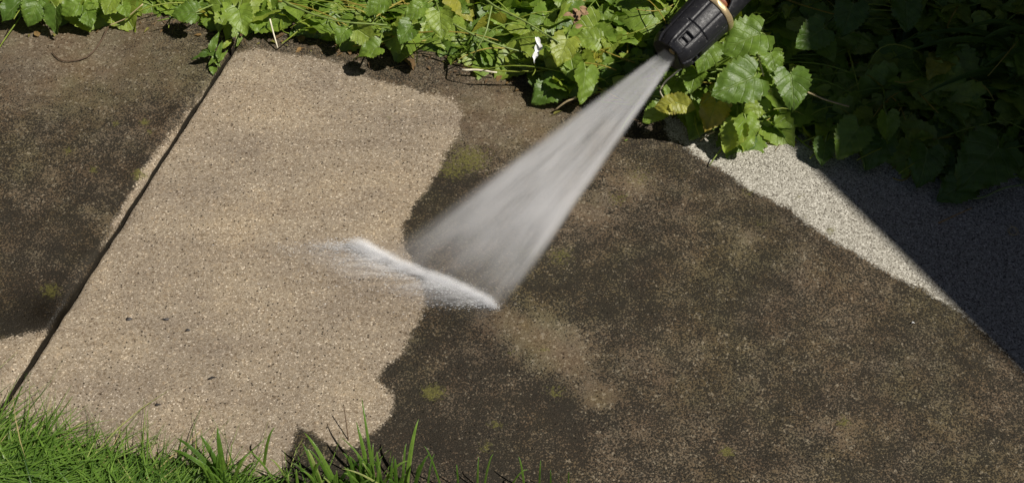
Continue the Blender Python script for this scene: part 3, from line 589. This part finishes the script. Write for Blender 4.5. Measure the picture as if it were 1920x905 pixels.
loft([(.0095, .0), (.0085, .0045), (.0065, .0048), (.006, .0028), (.007, .0016)], 24, None, 'orifice', M['brass'], False)
rg = [(.0787, RN*.84)]+[(.0787+.0045*(1-math.cos(a)), RN*(1.02+.06*math.sin(a))) for a in np.linspace(0, math.pi, 16)]+[(.0875, RN*.97), (.0865, RN*.90), (.080, RN*.88)]
loft(rg, 120, lambda th, z, r: r+.0004*np.sin(th*9+z*400)*np.sin(th*4), 'brass_ring', M['brass'])
loft([(.08, RN*.64), (.12, RN*.62)], 64, None, 'inner_core', M['orange'])
def sleeve(th, z, r):
    return r-.0006*sstep(.7, 1, np.abs((th*8/(2*math.pi)) % 1-.5)*2)
# rear sleeve with a notch at its front edge
n = 120; th = np.linspace(0, 2*math.pi, n, endpoint=False); d = (th-th_cam+math.pi) % (2*math.pi)-math.pi
front = .0905-.004*np.cos(d-1.2)+.013*sstep(.55, .2, np.abs(d-.1))
V = []; zs = np.linspace(0, 1, 14)
for q in zs: V += [((RN*.83+.0005*math.sin(q*9))*math.cos(t), (RN*.83)*math.sin(t), f_+(.17-f_)*q) for t, f_ in zip(th, front)]
for q in zs[::-1]: V += [(RN*.72*math.cos(t), RN*.72*math.sin(t), f_+(.17-f_)*q) for t, f_ in zip(th, front)]
m = 28; F = [(k*n+q, k*n+(q+1) % n, ((k+1) % m)*n+(q+1) % n, ((k+1) % m)*n+q) for k in range(m) for q in range(n)]
mesh('rear_sleeve', V, F, M['black'], noz)
loft([(.121, RN*.5), (.19, RN*.5), (.2, RN*.36), (.62, RN*.36)], 48, None, 'lance_tube', M['brass'] if False else M['black'])
# ---------------------------------------------------------------- water
def vol_mat(name, build, g=.1):
    t = NT(name); pv = t.n('ShaderNodeVolumePrincipled'); pv.inputs['Color'].default_value = (.99, .99, 1, 1); pv.inputs['Anisotropy'].default_value = g
    t.put(pv.inputs['Density'], build(t, t.sep(t.coord()), pv)); t.l(pv.outputs[0], t.out.inputs['Volume']); return t.m
T0 = T+AX*.003; A_ = at(722, 470, .0); B_ = at(950, 580, .0)
zl = (A_+B_)/2-T0; zl /= np.linalg.norm(zl); nl = np.cross(A_-T0, B_-T0); nl /= np.linalg.norm(nl); nl = nl if nl[2] > 0 else -nl
xl = np.cross(nl, zl); xl = xl if xl@(B_-A_) > 0 else -xl; yl = np.cross(zl, xl)
ROT = np.stack([xl, yl, zl], 1); la = (A_-T0)@ROT; lb = (B_-T0)@ROT
W0 = .010; ZL = float((la[2]+lb[2])/2)
cA = (la[0]+W0)/la[2]; cB = (lb[0]-W0)/lb[2]            # left edge x = -W0+cA z, right edge x = W0+cB z
def ht(z): return .0042+.021*z
def fan_density(t, c, pv):
    x_, y_, z_ = c
    xL = t.math('MULTIPLY_ADD', z_, cA, -W0); xR = t.math('MULTIPLY_ADD', z_, cB, W0)
    s = t.math('DIVIDE', t.math('SUBTRACT', t.math('ADD', x_, x_), t.math('ADD', xL, xR)), t.math('SUBTRACT', xR, xL))
    sa = t.math('ABSOLUTE', s); h = t.math('MULTIPLY_ADD', z_, .021, .0042); q = t.math('DIVIDE', y_, h)
    ga = t.math('EXPONENT', t.math('MULTIPLY', t.math('MULTIPLY', q, q), -1.))
    n1 = t.noise(t.comb(t.math('MULTIPLY', s, 2.6), t.math('MULTIPLY', q, .5), t.math('MULTIPLY', z_, 10.)), 1., 3., .6)
    n2 = t.noise(t.comb(t.math('MULTIPLY', s, 11.), t.math('MULTIPLY', q, .8), t.math('MULTIPLY', z_, 9.)), 1., 3., .6)
    st = t.math('ADD', t.mr(n1, .3, .7, .45, 1.3), t.mr(n2, .3, .7, -.16, .16))
    ed = t.mr(sa, .74, 1.0, 1., 0.); edl = t.mr(s, -1., -.55, .0, 1.)
    pf = t.math('ADD', .72, t.math('ADD', t.mr(s, .55, .92, 0., .55), t.math('MULTIPLY', t.mr(sa, .2, .8), .12)))
    pf = t.math('MULTIPLY', pf, t.math('MULTIPLY', ed, t.mr(s, -1.0, -.78, .45, 1.)))
    al = t.math('MULTIPLY', t.mr(z_, .0, .05, .75, 1.), t.mr(z_, ZL*.62, ZL*.97, 1., .34))
    od = t.math('MULTIPLY', t.math('MULTIPLY', pf, st), al)
    return t.math('MULTIPLY', t.math('DIVIDE', t.math('MULTIPLY', od, ga), h), .8)
V = []; zt = .0
for (ex, sg_) in ((-1, -1), (1, -1), (1, 1), (-1, 1)):
    x0 = ex*W0*1.05; V.append((x0, sg_*ht(0)*1.8, 0))
def hit(x0, y0, x1, y1, z1):         # run on along the edge to just above the slab
    p = T0+ROT@np.array([x0, y0, 0]); q = T0+ROT@np.array([x1, y1, z1]); k = (p[2]-.0045)/(p[2]-q[2]); return ROT.T@(p+(q-p)*k-T0)
for (l, ex, sg_) in ((la, -1, -1), (lb, 1, -1), (lb, 1, 1), (la, -1, 1)):
    V.append(hit(ex*W0*1.05, sg_*ht(0)*1.8, l[0]+ex*.006, sg_*ht(l[2])*1.8, l[2]))
spray = thing('water_spray', T0, 'wide white fan of water shooting from the nozzle onto the slab', 'water spray')
spray.matrix_world = Matrix([[*ROT[k], T0[k]] for k in range(3)]+[[0, 0, 0, 1]])
fan = fixn(mesh('spray_fan', V, [(0, 1, 2, 3), (7, 6, 5, 4), (0, 4, 5, 1), (1, 5, 6, 2), (2, 6, 7, 3), (3, 7, 4, 0)], vol_mat('fan_water', fan_density, -.12), spray, False))
# splash sheet along the line where the fan lands
a0 = at(672, 464); b0 = at(930, 584); ctr = (a0+b0)/2; YA, YB = a0[1]-ctr[1], b0[1]-ctr[1]; XA, XB = a0[0]-ctr[0], b0[0]-ctr[0]
def c_all(t): return t.coord()
def splash_density(t, c, pv):
    x_, y_, z_ = c
    p = t.math('DIVIDE', t.math('SUBTRACT', y_, YA), YB-YA)
    xb = t.math('MULTIPLY_ADD', p, XB-XA, XA)
    bow = t.math('MULTIPLY', t.math('SINE', t.math('MULTIPLY', p, 6.2832)), -.0075)
    wv = t.math('MULTIPLY', t.math('SUBTRACT', t.noise(t.comb(t.math('MULTIPLY', y_, 60), 0., 0.), 1., 2.), .5), .012)
    q = t.math('SUBTRACT', t.math('ADD', t.math('ADD', xb, bow), wv), x_)        # metres to the left of the line
    inr = t.math('MULTIPLY', t.mr(p, -.04, .06), t.mr(p, .80, 1.04, 1., 0.))
    wc = t.mr(p, 0., .5, .0085, .0052)
    qq = t.math('DIVIDE', q, wc); core = t.math('EXPONENT', t.math('MULTIPLY', t.math('MULTIPLY', qq, qq), -1.))
    fl = t.noise(t.comb(t.math('MULTIPLY', x_, 26.), t.math('MULTIPLY', y_, 230.), t.math('MULTIPLY', z_, 60.)), 1., 4., .65)
    core = t.math('MULTIPLY', core, t.mr(fl, .34, .6, .25, 1.35))
    far = t.noise(t.comb(3.7, t.math('MULTIPLY', y_, 85.), 0.), 1., 2.)
    reach = t.mr(far, .3, .7, .018, t.mr(p, 0., .35, .03, .075))
    sk = t.math('MULTIPLY', t.math('EXPONENT', t.math('DIVIDE', t.math('MULTIPLY', q, -1.), reach)), t.mr(q, -.004, .004))
    sk = t.math('MULTIPLY', t.math('MULTIPLY', sk, t.mr(q, .03, .13, 1., 0.)), t.mr(fl, .42, .62, .04, 1.))
    back = t.math('MULTIPLY', t.math('EXPONENT', t.math('DIVIDE', q, .012)), t.mr(q, .004, -.004))      # thin mist to the right of the line
    tot = t.math('ADD', t.math('MULTIPLY', core, 1100.), t.math('ADD', t.math('MULTIPLY', sk, 330.), t.math('MULTIPLY', back, 40.)))
    mist = t.math('MULTIPLY', t.math('MULTIPLY', t.mr(q, -.005, .02), t.mr(q, .04, .13, 1., 0.)), t.mr(t.noise(c_all(t), 26., 3., .6), .35, .7, .1, 1.))
    tot = t.math('ADD', tot, t.math('MULTIPLY', mist, 26.))
    zf = t.math('EXPONENT', t.math('DIVIDE', t.math('MULTIPLY', z_, -1.), .006))
    return t.math('MULTIPLY', t.math('MULTIPLY', tot, inr), zf)
H = .022
pol = [(XA-.12, YA+.01), (XA+.03, YA+.012), (XB+.035, YB+.004), (XB+.03, YB-.012), (XB-.11, YB-.012), (XA-.13, YA-.07)]
V = [(a, b, .0038) for a, b in pol]+[(a, b, H) for a, b in pol]; n = len(pol)
F = [tuple(range(n))[::-1] if False else tuple(range(n)), tuple(range(n, 2*n))]+[(k, (k+1) % n, n+(k+1) % n, n+k) for k in range(n)]
splash = thing('water_splash', ctr, 'bright white splash of water streaking left where the fan hits the slab', 'water splash')
fixn(mesh('splash_sheet', V, F, vol_mat('splash_water', splash_density, -.45), splash, False))
# flying drops thrown out by the splash
dm = NT('water_drop'); b = dm.bsdf((.9, .92, .94), .15, .5); b.inputs['Transmission Weight'].default_value = .12; b.inputs['IOR'].default_value = 1.33; dm.surf(b)
acc = Acc(); ico = [(0, 0, 1)]+[(math.cos(k*1.2566)*.9, math.sin(k*1.2566)*.9, 0) for k in range(5)]+[(0, 0, -1)]
icf = [(0, 1+k, 1+(k+1) % 5) for k in range(5)]+[(6, 1+(k+1) % 5, 1+k) for k in range(5)]
rays = [(rng.uniform(-.02, 1.0)**1.2 if k > 8 else rng.uniform(-.03, .1), rng.uniform(.008, .06), rng.normal(-.06, .10)) for k in range(95)]
rays = [(float(np.nan_to_num(a)), b, c_) for a, b, c_ in rays]
for k in range(7000):
    p0_, reach, sl_ = rays[int(rng.integers(95))]; p = p0_+rng.normal(0, .004); q = rng.exponential(reach)*.6-.006; lift = abs(rng.normal(0, .007))
    dy_ = sl_*max(q, 0)
    if k % 3 == 0: p = rng.uniform(-.02, 1.01); q = rng.normal(0, .0028); dy_ = 0.
    if rng.random() < .03: q = -rng.exponential(.014); lift *= 2
    q -= -.0075*math.sin(p*6.2832)
    pos = np.array([XA+p*(XB-XA)-q, YA+p*(YB-YA)+dy_+rng.normal(0, .0008), .003+lift])
    s_ = rng.uniform(.00010, .00030); e_ = rng.uniform(1, 9) if q > .004 else rng.uniform(1, 4)
    V = np.array(ico)*s_*np.array([e_, 1, 1]); V[:, 1] -= V[:, 0]*sl_; acc.add(V+pos, icf)
o = acc.build('water_drops', dm.m, splash); o['kind'] = 'stuff'
